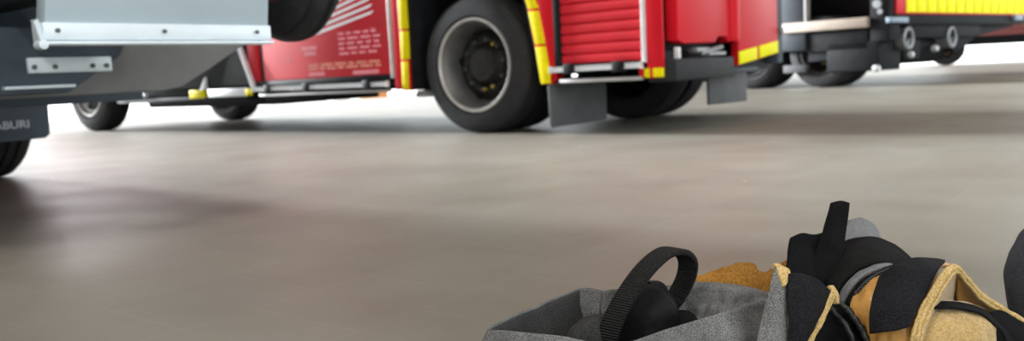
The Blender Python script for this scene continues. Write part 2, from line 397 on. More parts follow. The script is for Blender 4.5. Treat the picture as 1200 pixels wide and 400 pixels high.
# right locker with roller shutter
k = MB(); k.box((.735, -.004, .44), (.79, .08, 2.4), .006); k.build('shutter_track', M['black'], eng)
k = MB(); k.box((1.395, -.01, .45), (1.425, .08, 2.4), .005); k.build('shutter_track', M['alu'], eng)
k = MB(); zz = .462
prof = []
while zz < 2.3:
    prof += [(.030, zz), (.014, zz+.006), (.010, zz+.02), (.010, zz+.044), (.014, zz+.058), (.030, zz+.0645)]; zz += .0655
k.prism([(y, z) for y, z in prof] + [(.05, 2.3), (.05, .462)], 0, .79, 1.395, 0); k.build('roller_shutter', M['red_shutter'], eng)
rails(.72, 1.41, (.88, 1.25))
k = MB(); k.box((1.425, 0, .415), (1.54, .022, 2.4), .008); k.build('corner_post', M['red'], eng)
k = MB(); k.box((1.405, -.004, .355), (1.535, .025, .413), .006); k.build('corner_marker', M['yellow'], eng)
k = MB(); k.box((1.448, -.007, .35), (1.468, .02, .42), .003); k.box((1.37, -.003, .36), (1.405, .05, .43), .003); k.build('marker_divider', M['red'], eng)
# rear face
k = MB(); k.box((1.38, .12, .36), (1.46, WID-.04, .52), .01); k.box((1.36, .1, .5), (1.42, WID, 2.6), .01); k.build('rear_wall', M['black'], eng)
k = MB(); k.box((1.40, .05, .325), (1.60, .93, .465), .015); k.build('rear_bumper', M['bumper'], eng)
k = MB(); k.box((1.38, .96, .345), (1.50, 1.62, .385), .01); k.build('rear_step', M['grey_panel'], eng)
k = MB(); k.prism([(.165, .575), (.25, .555), (.72, .56), (.76, .60), (.90, .60), (.93, .56), (1.04, .575), (1.065, .62), (1.065, 2.3), (.165, 2.3)], 0, 1.47, 1.56, .012); d = k.build('rear_door', M['red'], eng)
k = MB(); k.lathe([(.055, .57), (.062, .62), (.062, 2.3), (.001, 2.3)], (1.545, 1.005, 0), 2, 24); k.build('rounded_edge', M['red'], d)
k = MB(); k.box((1.5, .42, .50), (1.57, .60, .53), .006); k.box((1.5, .56, .475), (1.59, .82, .50), .008); k.bar((1.55, .50, .49), (1.60, .72, .53), .016); k.build('tow_coupling', M['ring'], eng)
k = MB(); k.box((1.545, .13, .44), (1.58, .16, .535), .006); k.build('door_handle', M['white'], eng)
k = MB(); k.prism([(1.095, .398), (1.86, .476), (1.86, 2.3), (1.095, 2.3)], 0, 1.50, 1.56, .010); p = k.build('rear_panel', M['red'], eng)
for a, b in ((1.10, 1.43), (1.475, 1.85)):
    za, zb = .398+(a-1.095)*.102, .398+(b-1.095)*.102; k = MB(); k.prism([(a, za+.006), (b, zb+.006), (b, zb+.098), (a, za+.098)], 0, 1.55, 1.566, .003); k.build('yellow_marker', M['yellow2'], p)
k = MB(); k.box((1.44, 1.88, .40), (1.55, 1.99, 2.3), .01); k.build('corner_post', M['slate'], eng)
for z in (.62, .95, 1.3):
    k = MB(); k.box((1.545, 1.905, z), (1.58, 1.945, z+.05), .006); k.build('hinge', M['ring'], eng)
# wheels, flaps
wl = make_wheel(eng, .495, (0, .03, .495), .327, dual=True, hub_y=.17)
w2 = copy_tree(wl, eng); w2.location = (.45, WID-.02, .495); w2.rotation_euler = (0, 0, PI)
fw = make_wheel(eng, .49, (-5.75, .03, .49), .31, name='front_wheel', hub_y=.06)
w3 = copy_tree(fw, eng); w3.location = (-5.6, WID-.03, .49); w3.rotation_euler = (0, 0, PI)
k = MB(); k.prism([(.0, .34), (.008, .06), (.03, .045), (.69, .045), (.715, .06), (.72, .34)], 0, .665, .69, .006); k.build('mud_flap', M['flap'], eng)
k = MB(); k.prism([(1.22, .36), (1.22, .115), (1.93, .105), (1.93, .36)], 0, 1.25, 1.272, .006); k.build('mud_flap', M['flap'], eng)
k = MB(); k.lathe([(.12, 0), (.135, .02), (.12, .05), (.02, .06)], (-.72, .35, .27), 2, 28); k.build('pale_tank_dish', M['white'], eng)

# ================================================================ LEFT VEHICLE (seen from behind) AND THE HOSE CART HUNG ON ITS REAR
LO = (-1.09, -2.86, 0)
lv = empty('rescue_truck', hall(*LO), -TH, LO, label='grey rescue truck at the left edge, seen low from behind with lettered mud flap', cat='truck')
k = MB(); k.box((-6.2, -5.0, .62), (1.02, -2.72, 2.9), .03); k.build('body', M['slate'], lv)
k = MB(); k.prism([(-4.9, .425), (-2.98, .425), (-2.90, .44), (-2.79, .495), (-2.60, .60), (-2.60, .64), (-4.9, .64)], 0, .93, 1.03, .01); k.build('rear_apron', M['apron'], lv)
k = MB(); k.prism([(-4.9, .43), (-3.42, .435), (-3.24, .55), (-3.2, .64), (-4.9, .64)], 0, 1.03, 1.24, .012); sb = k.build('rear_box', M['slate'], lv)
k = MB(); k.box((1.24, -3.545, .499), (1.258, -3.285, .547), .004); pl = k.build('mounting_plate', M['strip'], lv)
for y in (-3.53, -3.468, -3.35, -3.305):
    k = MB(); k.lathe([(.0075, 1.255), (.0075, 1.264), (.002, 1.266)], (0, y, .518), 0, 12); k.build('bolt', M['bolt'], pl)
k = MB(); k.box((1.10, -3.62, .452), (1.262, -3.41, .462), .003); k.build('lip_highlight', M['strip'], lv)  # thin pale strip standing in for the highlight on the box's edge lip
k = MB(); k.box((.45, -4.95, .392), (.56, -2.80, .452), .008); k.build('under_run_bar', M['slate'], lv)
k = MB(); k.box((-5.5, -3.4, .46), (.95, -3.25, .64), .01); k.box((-5.5, -4.4, .46), (.95, -4.25, .64), .01); k.bar((-1.09, -4.8, .49), (-1.09, -2.85, .49), .07); k.build('chassis_frame', M['chassis'], lv)
w = make_wheel(lv, .49, (0, .14, .49), .30, dual=False, hub_y=.12, name='rear_wheel'); w.rotation_euler = (0, 0, PI)
w2 = copy_tree(w, lv); w2.location = (0, -2.0, .49); w2.rotation_euler = (0, 0, 0)
w2 = copy_tree(w, lv); w2.location = (-4.2, .12, .49); w2.name = 'front_wheel'
w2 = copy_tree(w, lv); w2.location = (-4.2, -2.0, .49); w2.rotation_euler = (0, 0, 0); w2.name = 'front_wheel'
k = MB(); k.prism([(-3.32, .48), (-3.32, .212), (-2.80, .222), (-2.775, .24), (-2.765, .48)], 0, -.42, -.395, .006); fl = k.build('mud_flap', M['slate'], lv)
def text_mesh(body, h, name, m, parent, mw, label=None):
    cv = bpy.data.curves.new(name, 'FONT'); cv.body = body; cv.size = h/.69; cv.extrude = .0015; cv.align_x = 'RIGHT'; cv.offset = .0006
    t = bpy.data.objects.new('tmp_text', cv); COL.objects.link(t)
    bpy.context.view_layer.update()
    me = bpy.data.meshes.new_from_object(t.evaluated_get(bpy.context.evaluated_depsgraph_get()))
    bpy.data.objects.remove(t); me.name = name; me.materials.clear(); me.materials.append(m)
    me.transform(mw)
    o = bpy.data.objects.new(name, me); COL.objects.link(o); o.parent = parent
    if label: o['label'] = label
    return o
ctr = Vector((-.393, -2.868, .281)) - Vector(LO)
text_mesh('ABURI', .036, 'lettering', M['flap_text'], fl, Matrix.Translation(ctr) @ Matrix(((0, 0, 1, 0), (1.12, 0, 0, 0), (0, 1, 0, 0), (0, 0, 0, 1))))
# hanging hose cart
CO = (1.6, -3.3, .55)
ct = empty('hose_cart', hall(*CO), -TH, CO, label='pale grey hose cart with two black wheels hung behind the left truck', cat='cart')
k = MB(); k.prism([(-3.68, .615), (-2.985, .615), (-2.965, .80), (-2.965, 1.3), (-3.63, 1.3), (-3.655, .80)], 0, 1.64, 1.695, .006); k.build('panel', M['pale_panel'], ct)
k = MB(); k.box((1.64, -3.69, .572), (1.706, -2.985, .618), .003); k.box((1.64, -3.69, .560), (1.718, -2.985, .5695), .002); st = k.build('bottom_strip', M['strip'], ct)
for y in (-3.655, -3.355, -3.04):
    k = MB(); k.lathe([(.006, 1.704), (.006, 1.713), (.002, 1.714)], (0, y, .597), 0, 12); k.build('bolt', M['bolt'], st)
k = MB(); k.flatbar((1.70, -3.706, .622), (1.70, -3.692, .566), .012, .010, (0, 1, 0)); k.lathe([(.012, 1.69), (.012, 1.725), (.003, 1.727)], (0, -3.70, .560), 0, 12); k.build('hinge_bracket', M['strip'], ct)
k = MB(); k.bar((1.50, -4.1, .80), (1.50, -2.7, .80), .025); k.build('axle', M['chassis'], ct)
k = MB(); k.box((1.021, -3.6, .7), (1.66, -3.5, .8), .01); k.box((1.02, -3.15, .7), (1.66, -3.05, .8), .01); k.build('hanging_hook', M['chassis'], ct)
CR = .255
for y, nm in ((-2.80, 'r'), (-4.02, 'l')):
    w = make_wheel(ct, CR, Vector((1.50, y, .578+CR))-Vector(CO), .17, wd=.13, hub_y=.03, name='cart_wheel', brown=True)

# ================================================================ RIGHT VEHICLE
T2A = math.radians(50); O2 = Vector((5.0, 11.2, 0))
tv = empty('equipment_truck', O2, -T2A, label='dark truck at right with pale shelf and red-yellow striped rear band', cat='truck')
k = MB(); k.box((-6, .05, .9), (-1.62, 4.6, 3.0), .02); k.box((-1.62, .55, .9), (-.02, 4.6, 3.0), .02); k.box((-1.6, .05, 1.9), (-.02, .6, 3.0), .02); k.build('body', M['black'], tv)
k = MB(); k.box((-1.60, .0, .785), (-1.22, .12, 2.2), .01); k.build('side_post', M['grey_panel'], tv)
k = MB(); k.box((-1.225, -.008, .93), (-1.19, .10, 2.2), .006); k.build('side_post', M['alu_dull'], tv)
k = MB(); k.box((-.27, .0, .60), (-.01, .3, 2.2), .01); cp = k.build('side_post', M['chassis'], tv)
k = MB(); k.lathe([(.05, -.03), (.06, -.02), (.06, .01), (.05, .02)], (-.16, .0, 1.08), 1, 20); k.lathe([(.035, -.04), (.035, .02)], (-.12, 0, .98), 1, 20); k.build('round_coupling', M['ring'], tv)
k = MB(); k.box((-1.565, -.06, .79), (-.285, .55, .925), .01); k.build('shelf', M['shelf'], tv)
k = MB(); k.box((-1.64, -.03, .53), (-1.2, .4, .785), .01); k.build('side_box', M['grey_panel'], tv)
k = MB(); k.box((-1.2, .0, .50), (-.30, .4, .77), .012); k.prism([(-1.2, .36), (-.5, .40), (-.1, .62), (-.02, .74), (-.3, .77), (-1.2, .5)], 1, .04, .5, .01); k.build('side_box', M['chassis'], tv)
k = MB(); k.box((-1.56, -.02, .22), (-1.2, .15, .33), .01); k.build('side_step', M['flap'], tv)
k = MB(); k.box((-6, .6, .5), (-.1, .8, .92), .02); k.box((-6, 2.2, .55), (-.1, 2.4, .92), .02); k.box((-2, .3, .35), (-1.2, 1.9, .6), .02); k.build('chassis_frame', M['chassis'], tv)
k = MB(); k.box((-.04, .14, .94), (.02, 4.6, 1.25), .008); rb = k.build('rear_band', M['red'], tv)
y = .40
while y < 4.55:
    k = MB(); k.box((.01, y, .962), (.03, y+.285, 1.25), .004); k.build('yellow_block', M['yellow2'], rb); y += .305
k = MB(); k.box((-.10, .14, .80), (.0, 4.6, .94), .01); k.build('rear_beam', M['chassis'], tv)
for a, b in (((-.02, -.08, .825), (.06, .40, .895)), ((.0, 4.05, .86), (.06, 4.4, .94))):
    k = MB(); k.box(a, b, .01); k.build('pale_step', M['pale_step'], tv)
for yy in (.60, 1.95):
    k = MB(); k.lathe([(.155, -.5), (.155, .0), (.13, .012), (.105, .0), (.10, -.04), (.01, -.045)], (-.03, yy, .62), 0, 32); c = k.build('storage_tube', M['ring'], tv)
    k = MB(); k.lathe([(.06, -.06), (.05, -.05), (.01, -.045)], (-.02, yy, .62), 0, 20); k.build('tube_cap', M['black'], c)
k = MB(); k.box((-.9, .0, .21), (-.15, .62, .62), .03); k.box((-.7, .7, .33), (-.15, 1.2, .68), .03); k.lathe([(.24, 1.0), (.28, 1.05), (.28, 2.3), (.24, 2.35)], (-.5, 0, .55), 1, 28)
k.box((-.8, .6, .62), (-.05, 3.0, .82), .02); k.prism([(2.2, .40), (2.6, .47), (3.0, .62), (4.5, .78), (4.5, .84), (2.0, .84)], 0, -.6, -.12, .01); k.build('underbody', M['chassis'], tv)
for yy, z in ((.86, .40), (1.62, .47), (-.10, .24)):
    k = MB(); k.lathe([(.045, -.05), (.05, 0), (.035, .03), (.004, .04)], (-.12, yy, z), 0, 16); k.build('round_lamp', M['white'], tv)
w = make_wheel(tv, .5, (-1.01, .05, .5), .30, dual=True, hub_y=.15, dark=True)
w2 = copy_tree(w, tv); w2.location = (-2.16, .05, .5)
for x in (-5.2, -6.4):
    w2 = copy_tree(w, tv); w2.location = (x, 4.5, .5); w2.rotation_euler = (0, 0, PI)

# far red vehicle
O4 = Vector((12.2, 21.0, 0)); fr = empty('red_truck', O4, -T2A+.35, label='dark red vehicle far back at the right edge beneath the yellow band', cat='truck')
k = MB(); k.prism([(-1.5, .98), (-.6, .93), (0, .74), (.5, .80), (1.4, 1.15), (5.0, 1.15), (5.0, 2.6), (-1.5, 2.6)], 0, -1.2, 1.2, .03); k.build('body', M['dark_red'], fr)
k = MB(); k.flatbar((1.24, -.05, 1.25), (1.24, .25, .80), .16, .04, (0, 1, 0)); k.build('pale_stripe', M['shelf'], fr)
k = MB(); k.box((-2.2, 4.25, .55), (2.8, 4.9, 1.2), .03); k.build('chassis_frame', M['chassis'], fr)
w = make_wheel(fr, .5, (-1.5, 4.0, .5), .30, hub_y=.12, name='wheel', dark=True)
w2 = copy_tree(w, fr); w2.location = (2.2, 4.0, .5)

# small things in the bright gap beyond the engine
def crate(name, c, sz, m, label, cat, parts):
    r = empty(name, (c[0], c[1], 0 if name != 'x' else 0), .3, label=label, cat=cat)
    return r
g = empty('bollard', hall(-12.5, 9.6), -TH, label='white rounded bollard beyond the fire engine, seen through the gap under it', cat='bollard')
k = MB(); k.lathe([(.22, -.12), (.22, .5), (.17, .6), (.001, .63)], (0, 0, 0), 2, 28); k.build('post', M['white'], g)
k = MB(); k.lathe([(.223, .3), (.223, .4)], (0, 0, 0), 2, 28); k.build('band', M['alu'], g)
g = empty('crate', hall(-11.6, 9.9), -TH, label='orange plastic crate beyond the fire engine, seen under its locker', cat='crate')
k = MB(); k.box((-.3, -.2, -.12), (.3, .2, .42), .03); k.build('tub', M['orange'], g)
k = MB(); k.box((-.32, -.22, .36), (.32, .22, .42), .01); k.build('lip', M['orange'], g)

# ================================================================ FOREGROUND GEAR
def cat_rom(pts, n, closed=False):
    P = [Vector(p) for p in pts]; m = len(P)
    if closed: seg = m
    else: seg = m-1
    def get(i): return P[i % m] if closed else P[max(0, min(m-1, i))]
    # chord-length resampling
    fine = []
    for i in range(seg):
        p0, p1, p2, p3 = get(i-1), get(i), get(i+1), get(i+2)
        if not closed and i == 0: p0 = p1*2-p2
        if not closed and i == seg-1: p3 = p2*2-p1
        for j in range(24):
            t = j/24
            fine.append(.5*((2*p1)+(p2-p0)*t+(2*p0-5*p1+4*p2-p3)*t*t+(3*p1-p0-3*p2+p3)*t**3))
    fine.append(get(seg) if not closed else fine[0].copy())
    L = [0]
    for a, b in zip(fine, fine[1:]): L.append(L[-1]+(b-a).length)
    out = []; cnt = n if not closed else n+1; j = 0
    for i in range(n):
        d = L[-1]*i/(cnt-1)
        while j < len(L)-2 and L[j+1] < d: j += 1
        t = (d-L[j])/max(1e-9, L[j+1]-L[j]); out.append(fine[j].lerp(fine[j+1], t))
    return out
def sheet(name, rows, m, parent, thick=.003, nu=40, nv=24, wr=0., wf=30., closed=False, sub=1, fold=None, uvlen=None, label=None, seed=0, smooth_rows=True, fade=0):
    """cloth surface through rows of control points (each row a curve, rows joined by curves), with soft wrinkles and real thickness"""
    R = [cat_rom(r, nu, closed) for r in rows]
    cols = [cat_rom([r[i] for r in R], nv) if len(R) > 2 and smooth_rows else [R[int(j*(len(R)-1)/(nv-1)+1e-6)].__getitem__(i).lerp(R[min(len(R)-1, int(j*(len(R)-1)/(nv-1)+1e-6)+1)][i], (j*(len(R)-1)/(nv-1)) % 1 if j < nv-1 else 0) for j in range(nv)] for i in range(nu)]
    bm = bmesh.new(); uvl = bm.loops.layers.uv.new('UVMap')
    V = [[bm.verts.new(cols[i][j]) for j in range(nv)] for i in range(nu)]
    for i in range(nu if closed else nu-1):
        for j in range(nv-1):
            a = (i+1) % nu
            f = bm.faces.new((V[i][j], V[a][j], V[a][j+1], V[i][j+1]))
            for lp, (p, q) in zip(f.loops, ((i, j), (i+1, j), (i+1, j+1), (i, j+1))): lp[uvl].uv = (p/(nu-1), q/(nv-1))
    bmesh.ops.recalc_face_normals(bm, faces=bm.faces)
    bm.normal_update()
    if wr:
        off = Vector((seed*3.7, seed*1.9, 0))
        for q, v in enumerate(bm.verts):
            p = v.co*wf+off; jj = (q % nv)/(nv-1); k = 1.0
            if fade > 0: k = 1-.92*jj**fade
            elif fade < 0: k = 1-.92*(1-jj)**(-fade)
            h = noise.noise(p)*.6 + noise.noise(p*2.3)*.3 + abs(noise.noise(p*.7+Vector((9, 2, 4))))*.5-.2
            v.co = v.co + v.normal*(h*wr*k)
    org = ORG[root_of(parent)]
    for v in bm.verts: v.co -= org
    me = bpy.data.meshes.new(name); bm.to_mesh(me); bm.free(); me.materials.append(m)
    me.polygons.foreach_set('use_smooth', [True]*len(me.polygons))
    o = bpy.data.objects.new(name, me); COL.objects.link(o); o.parent = parent
    if thick:
        s = o.modifiers.new('thickness', 'SOLIDIFY'); s.thickness = thick; s.offset = 0
    if sub:
        s = o.modifiers.new('smooth', 'SUBSURF'); s.levels = sub; s.render_levels = sub
    if label: o['label'] = label
    return o
def S(*pts): return [spot(*p) for p in pts]
def low(p, z): return Vector((p.x, p.y, z))
def rope(name, pts, r, m, parent, n=60, seg=10, flat=1.):
    C = cat_rom(pts, n); bm = bmesh.new(); rings = []
    for i, c in enumerate(C):
        d = (C[min(n-1, i+1)]-C[max(0, i-1)]).normalized(); a = d.cross(Vector((0, 0, 1)));
        if a.length < .05: a = d.cross(Vector((1, 0, 0)))
        a.normalize(); b = a.cross(d)
        rr = r*(1+.35*noise.noise(c*260)); c = c + Vector((noise.noise(c*120), 0, noise.noise(c*120+Vector((5, 5, 5)))))*r*.35
        rings.append([bm.verts.new(c+a*math.cos(2*PI*k/seg)*rr+b*math.sin(2*PI*k/seg)*rr*flat) for k in range(seg)])
    for x, y in zip(rings, rings[1:]):
        for k in range(seg): bm.faces.new((x[k], x[(k+1) % seg], y[(k+1) % seg], y[k]))
    bm.faces.new(rings[0]); bm.faces.new(rings[-1]); bmesh.ops.recalc_face_normals(bm, faces=bm.faces)
    org = ORG[root_of(parent)]
    for v in bm.verts: v.co -= org
    me = bpy.data.meshes.new(name); bm.to_mesh(me); bm.free(); me.materials.append(m); me.polygons.foreach_set('use_smooth', [True]*len(me.polygons))
    o = bpy.data.objects.new(name, me); COL.objects.link(o); o.parent = parent
    return o

# ---- grey trousers, their open waist lying round the first boot
b0 = spot(740, 400, .98); b0.z = 0
tr = empty('turnout_trousers', b0, 0, b0, label='grey heather firefighter trousers crumpled open on the floor around a boot', cat='trousers')
rim = S((572, 386, .905), (590, 375, .945), (630, 358, 1.0), (680, 338, 1.065), (712, 341, 1.085), (750, 338, 1.09), (795, 333, 1.075), (840, 331, 1.05), (880, 337, 1.0), (905, 346, .945),
        (880, 355, .905), (830, 371, .875), (780, 386, .855), (735, 401, .845), (700, 402, .85), (660, 394, .862), (620, 390, .875), (590, 387, .888))
cen = sum(rim, Vector())/len(rim)
def outw(p, k): d = Vector((p.x-cen.x, p.y-cen.y, 0)); return p + d.normalized()*k
rows = [[low(outw(p, .055), .004) for p in rim], [low(outw(p, .06), p.z*.35) for p in rim], [low(outw(p, .03), p.z*.72) for p in rim], [outw(p, .006)-Vector((0, 0, .012)) for p in rim], [p.copy() for p in rim]]
sheet('outer_shell', rows, M['grey_cloth'], tr, .0035, 150, 30, .014, 26, True, seed=1, fade=2)
rows = [[outw(p, -.003)+Vector((0, 0, -.003)) for p in rim], [outw(p, -.02)-Vector((0, 0, .05)) for p in rim], [low(outw(p, -.03), max(.03, p.z*.35)) for p in rim], [low(outw(p, -.05), .008) for p in rim]]
sheet('lining', rows, M['dark_cloth'], tr, .002, 120, 24, .008, 24, True, seed=2, fade=-2)
# light fold of the shell turned in at the back right, and the back rim piece beside the loop
sheet('turned_in_fold', [S((768, 343, 1.06), (800, 333, 1.055), (845, 332, 1.03), (885, 339, .985), (906, 347, .93)),
                         S((770, 362, 1.035), (805, 352, 1.02), (848, 350, 1.0), (885, 352, .96), (904, 356, .925)),
                         S((775, 385, 1.01), (810, 376, .995), (850, 370, .97), (885, 366, .94), (902, 366, .92)),
                         S((785, 420, 1.0), (815, 410, .98), (850, 402, .96), (885, 395, .935), (902, 390, .92))], M['grey_cloth'], tr, .003, 60, 34, .034, 42, seed=3, fade=-1)
sheet('turned_in_fold', [S((680, 339, 1.06), (694, 339, 1.068), (706, 341, 1.07)), S((679, 355, 1.055), (693, 356, 1.06), (704, 357, 1.06)), S((676, 372, 1.05), (690, 373, 1.05), (702, 374, 1.05)), S((672, 400, 1.04), (690, 402, 1.04), (702, 403, 1.04))],
      M['grey_cloth'], tr, .003, 24, 24, .003, 40, seed=4)
sheet('turned_in_fold', [S((706, 341, 1.062), (724, 339, 1.066), (745, 338, 1.07)), S((704, 358, 1.055), (722, 357, 1.06), (745, 356, 1.06)), S((704, 400, 1.04), (722, 402, 1.04), (745, 402, 1.04))],
      M['grey_cloth'], tr, .003, 24, 24, .004, 40, seed=5)
# rust-brown lining showing behind the back rim
sheet('rust_lining', [S((800, 332, 1.085), (826, 322, 1.10), (852, 314, 1.11), (880, 310, 1.11), (890, 318, 1.09), (903, 318, 1.075), (918, 309, 1.06), (930, 303, 1.05)),
                      S((806, 338, 1.075), (830, 330, 1.085), (855, 325, 1.09), (880, 325, 1.08), (890, 330, 1.07), (904, 331, 1.05), (920, 324, 1.035), (932, 320, 1.03)),
                      S((812, 360, 1.085), (835, 350, 1.08), (858, 348, 1.075), (880, 350, 1.07), (892, 352, 1.06), (906, 354, 1.04), (922, 350, 1.03), (934, 350, 1.02))],
      M['rust'], tr, .004, 90, 24, .006, 42, seed=6)
# cuff: grey face, black patch, cream edging
sheet('cuff', [S((908, 311, .875), (900, 345, .865), (892, 375, .858), (886, 405, .855), (880, 450, .86)),
               S((915, 320, .872), (911, 350, .860), (906, 380, .852), (903, 405, .85), (900, 450, .855)),
               S((924, 328, .876), (923, 352, .868), (922, 380, .86), (922, 405, .855), (920, 450, .86))], M['grey_cloth'], tr, .004, 50, 20, .003, 50, seed=7)
pt = sheet('black_patch', [S((922, 321, .872), (922, 350, .860), (924, 380, .853), (923, 405, .85), (921, 450, .855)),
                      S((938, 321, .876), (939, 352, .86), (936, 384, .85), (931, 408, .848), (926, 450, .85)),
                      S((955, 327, .884), (956, 352, .87), (949, 382, .858), (939, 406, .85), (930, 450, .852)),
                      S((974, 342, .895), (966, 360, .885), (955, 382, .872), (943, 404, .862), (934, 450, .86))], M['webbing'], tr, .004, 50, 30, .0015, 50, seed=8)
sheet('cream_edging', [S((972, 341, .893), (965, 359, .882), (953, 383, .869), (940, 408, .858), (928, 450, .856)), S((979, 341, .898), (972, 360, .888), (960, 384, .874), (948, 408, .862), (936, 450, .86))], M['edging'], tr, .006, 50, 6, .002, 90, smooth_rows=False)
sheet('cream_edging', [S((905, 310, .878), (912, 326, .868), (916, 337, .864)), S((910, 311, .881), (918, 322, .872), (919, 336, .866)), S((918, 316, .884), (925, 319, .876), (924, 330, .87))], M['edging'], tr, .006, 24, 12, .001, 60)
sheet('cream_edging', [S((968, 337, .90), (976, 346, .895), (979, 356, .893)), S((975, 335, .905), (981, 345, .90), (980, 357, .896))], M['edging'], tr, .006, 20, 6, .002, 90, smooth_rows=False)
# grey fold behind, at the top right
sheet('back_fold', [S((980, 275, 1.10), (990, 263, 1.12), (1008, 257, 1.13), (1022, 265, 1.12), (1032, 282, 1.11), (1038, 300, 1.10)),
                    S((978, 295, 1.06), (990, 284, 1.075), (1008, 276, 1.085), (1022, 280, 1.08), (1033, 293, 1.075), (1040, 308, 1.07)),
                    S((968, 335, 1.02), (985, 325, 1.03), (1005, 315, 1.04), (1022, 315, 1.04), (1035, 320, 1.04), (1042, 330, 1.04)),
                    [low(p, .02) for p in S((968, 420, 1.0), (985, 420, 1.01), (1005, 420, 1.02), (1022, 420, 1.02), (1035, 420, 1.02), (1042, 420, 1.02))]], M['grey_trim'], tr, .004, 50, 36, .006, 40, seed=9)

# ---- black boot with the pull loop, standing in the waist opening
b1 = spot(750, 380, .99); b1.z = 0
bt = empty('fire_boot', b1, 0, b1, label='black fire boot with a tall ribbed webbing pull loop inside the grey trousers', cat='boot')
c = spot(748, 372, .99)
def ring(cx, cy, z, rx, ry, rot=0., n=16): return [Vector((cx+rx*math.cos(a)*math.cos(rot)-ry*math.sin(a)*math.sin(rot), cy+rx*math.cos(a)*math.sin(rot)+ry*math.sin(a)*math.cos(rot), z)) for a in [2*PI*i/n for i in range(n)]]
sheet('shaft', [ring(c.x, c.y, .012, .055, .085), ring(c.x, c.y, .05, .056, .086), ring(c.x, c.y, .10, .050, .070), ring(c.x+.004, c.y, .138, .044, .055), ring(c.x+.010, c.y, .163, .034, .042), ring(c.x+.014, c.y, .179, .018, .024), ring(c.x+.014, c.y, .182, .002, .003)],
      M['boot'], bt, 0, 48, 30, .011, 22, True, seed=11)
MB().box((c.x-.055, c.y-.095, 0), (c.x+.055, c.y+.095, .022), .008).build('sole', M['rubber'], bt)
lp = S((708, 440, .93), (710, 405, .925), (719, 375, .925), (735, 345, .93), (756, 316, .945), (778, 297, .97), (796, 295, .995), (806, 306, 1.01), (804, 325, 1.015), (794, 345, 1.015), (782, 362, 1.01), (770, 385, 1.005))
W = Vector((.86, -.5, -.1)).normalized()
CL = cat_rom(lp, 12)
rws = [[p + W*(.0122*s)*1.0 for p in lp] for s in (-1, -.4, .4, 1)]
lo = sheet('pull_loop', rws, M['loop'], bt, .0075, 120, 8, 0)
def swap_uv(o):
    for d in o.data.uv_layers.active.data: d.uv = (d.uv[1], d.uv[0])
swap_uv(lo)
sheet('shaft_collar', [S((664, 402, .94), (672, 386, .945), (690, 374, .955), (712, 371, .965)), S((668, 410, .915), (680, 392, .92), (697, 382, .93), (715, 380, .94)), S((674, 440, .91), (688, 430, .915), (704, 425, .92), (718, 425, .925))], M['dark_cloth'], bt, .008, 30, 18, .003, 50, seed=12)
sheet('shaft_tongue', [S((782, 372, 1.0), (795, 366, 1.0), (808, 368, .995), (818, 378, .98)), S((780, 384, .97), (795, 376, .965), (808, 377, .96), (822, 384, .955)), S((776, 410, .95), (795, 405, .945), (808, 404, .945), (824, 404, .945))], M['black_cloth'], bt, .006, 30, 18, .003, 50, seed=13)

# ---- tan leather boot top, right
b2 = spot(1060, 400, .97); b2.z = 0
bo = empty('leather_boot', b2, 0, b2, label='tan leather boot lying right of the trousers with wide black strap and pale suede mouth', cat='boot')
# standing black pull flap and its base
sheet('pull_flap', [S((973, 238, 1.015), (985, 236, 1.015), (996, 239, 1.01)), S((967, 262, 1.01), (980, 262, 1.003), (993, 262, 1.0)), S((959, 290, 1.0), (974, 292, .99), (987, 294, .99)), S((950, 318, .99), (966, 322, .98), (981, 324, .98)), S((940, 360, .99), (960, 362, .98), (978, 362, .98))],
      M['black_cloth'], bo, .006, 26, 40, .003, 40, seed=14)
sheet('flap_base', [S((927, 278, 1.01), (940, 273, 1.015), (955, 275, 1.015), (968, 272, 1.015)), S((923, 300, 1.0), (940, 296, 1.005), (955, 297, 1.005), (968, 296, 1.005)), S((920, 325, .985), (940, 322, .985), (955, 323, .985), (972, 325, .985)), S((920, 370, .985), (940, 372, .98), (955, 372, .98), (972, 372, .98))],
      M['black_cloth'], bo, .007, 30, 30, .004, 40, seed=15)
# black felt collar roll with grey trim and zip below it
arc0 = S((964, 345, 1.03), (970, 318, 1.045), (985, 300, 1.055), (1003, 293, 1.06), (1025, 291, 1.055), (1048, 300, 1.045), (1066, 315, 1.03))
arc1 = S((962, 345, 1.0), (968, 315, 1.01), (983, 295, 1.015), (1003, 286, 1.02), (1027, 286, 1.015), (1050, 296, 1.01), (1068, 310, 1.0))
arc2 = S((966, 350, .97), (975, 325, .975), (990, 308, .975), (1008, 299, .978), (1030, 299, .978), (1050, 306, .975), (1066, 318, .97))
arc3 = S((978, 355, .955), (988, 335, .955), (1002, 320, .955), (1018, 312, .955), (1036, 309, .955), (1052, 313, .955), (1066, 322, .955))
sheet('felt_collar', [[low(p, .05) for p in arc0], arc0, arc1, arc2, arc3], M['felt'], bo, .005, 60, 40, .002, 60, seed=16)
g0 = S((980, 358, .948), (989, 338, .948), (1002, 324, .948), (1018, 315, .948), (1036, 310, .948), (1054, 312, .948))
g1 = S((986, 362, .940), (995, 342, .938), (1007, 328, .938), (1022, 319, .938), (1038, 314, .938), (1054, 315, .94))
sheet('grey_trim', [[p for p in g0], [a.lerp(b, .5)+Vector((0, -.006, .002)) for a, b in zip(g0, g1)], g1], M['grey_trim'], bo, .004, 50, 12, .001, 70)
z0 = S((988, 364, .937), (997, 345, .935), (1009, 331, .935), (1023, 322, .935), (1039, 316, .935))
z1 = S((998, 368, .934), (1006, 352, .93), (1016, 339, .93), (1028, 329, .93), (1042, 321, .93))
zp = sheet('zip_tape', [z0, [a.lerp(b, .5)+Vector((0, -.003, .001)) for a, b in zip(z0, z1)], z1], M['black_cloth'], bo, .003, 50, 10, .001, 70)
zc = cat_rom([a.lerp(b, .45)+Vector((0, -.006, .002)) for a, b in zip(z0, z1)], 20)
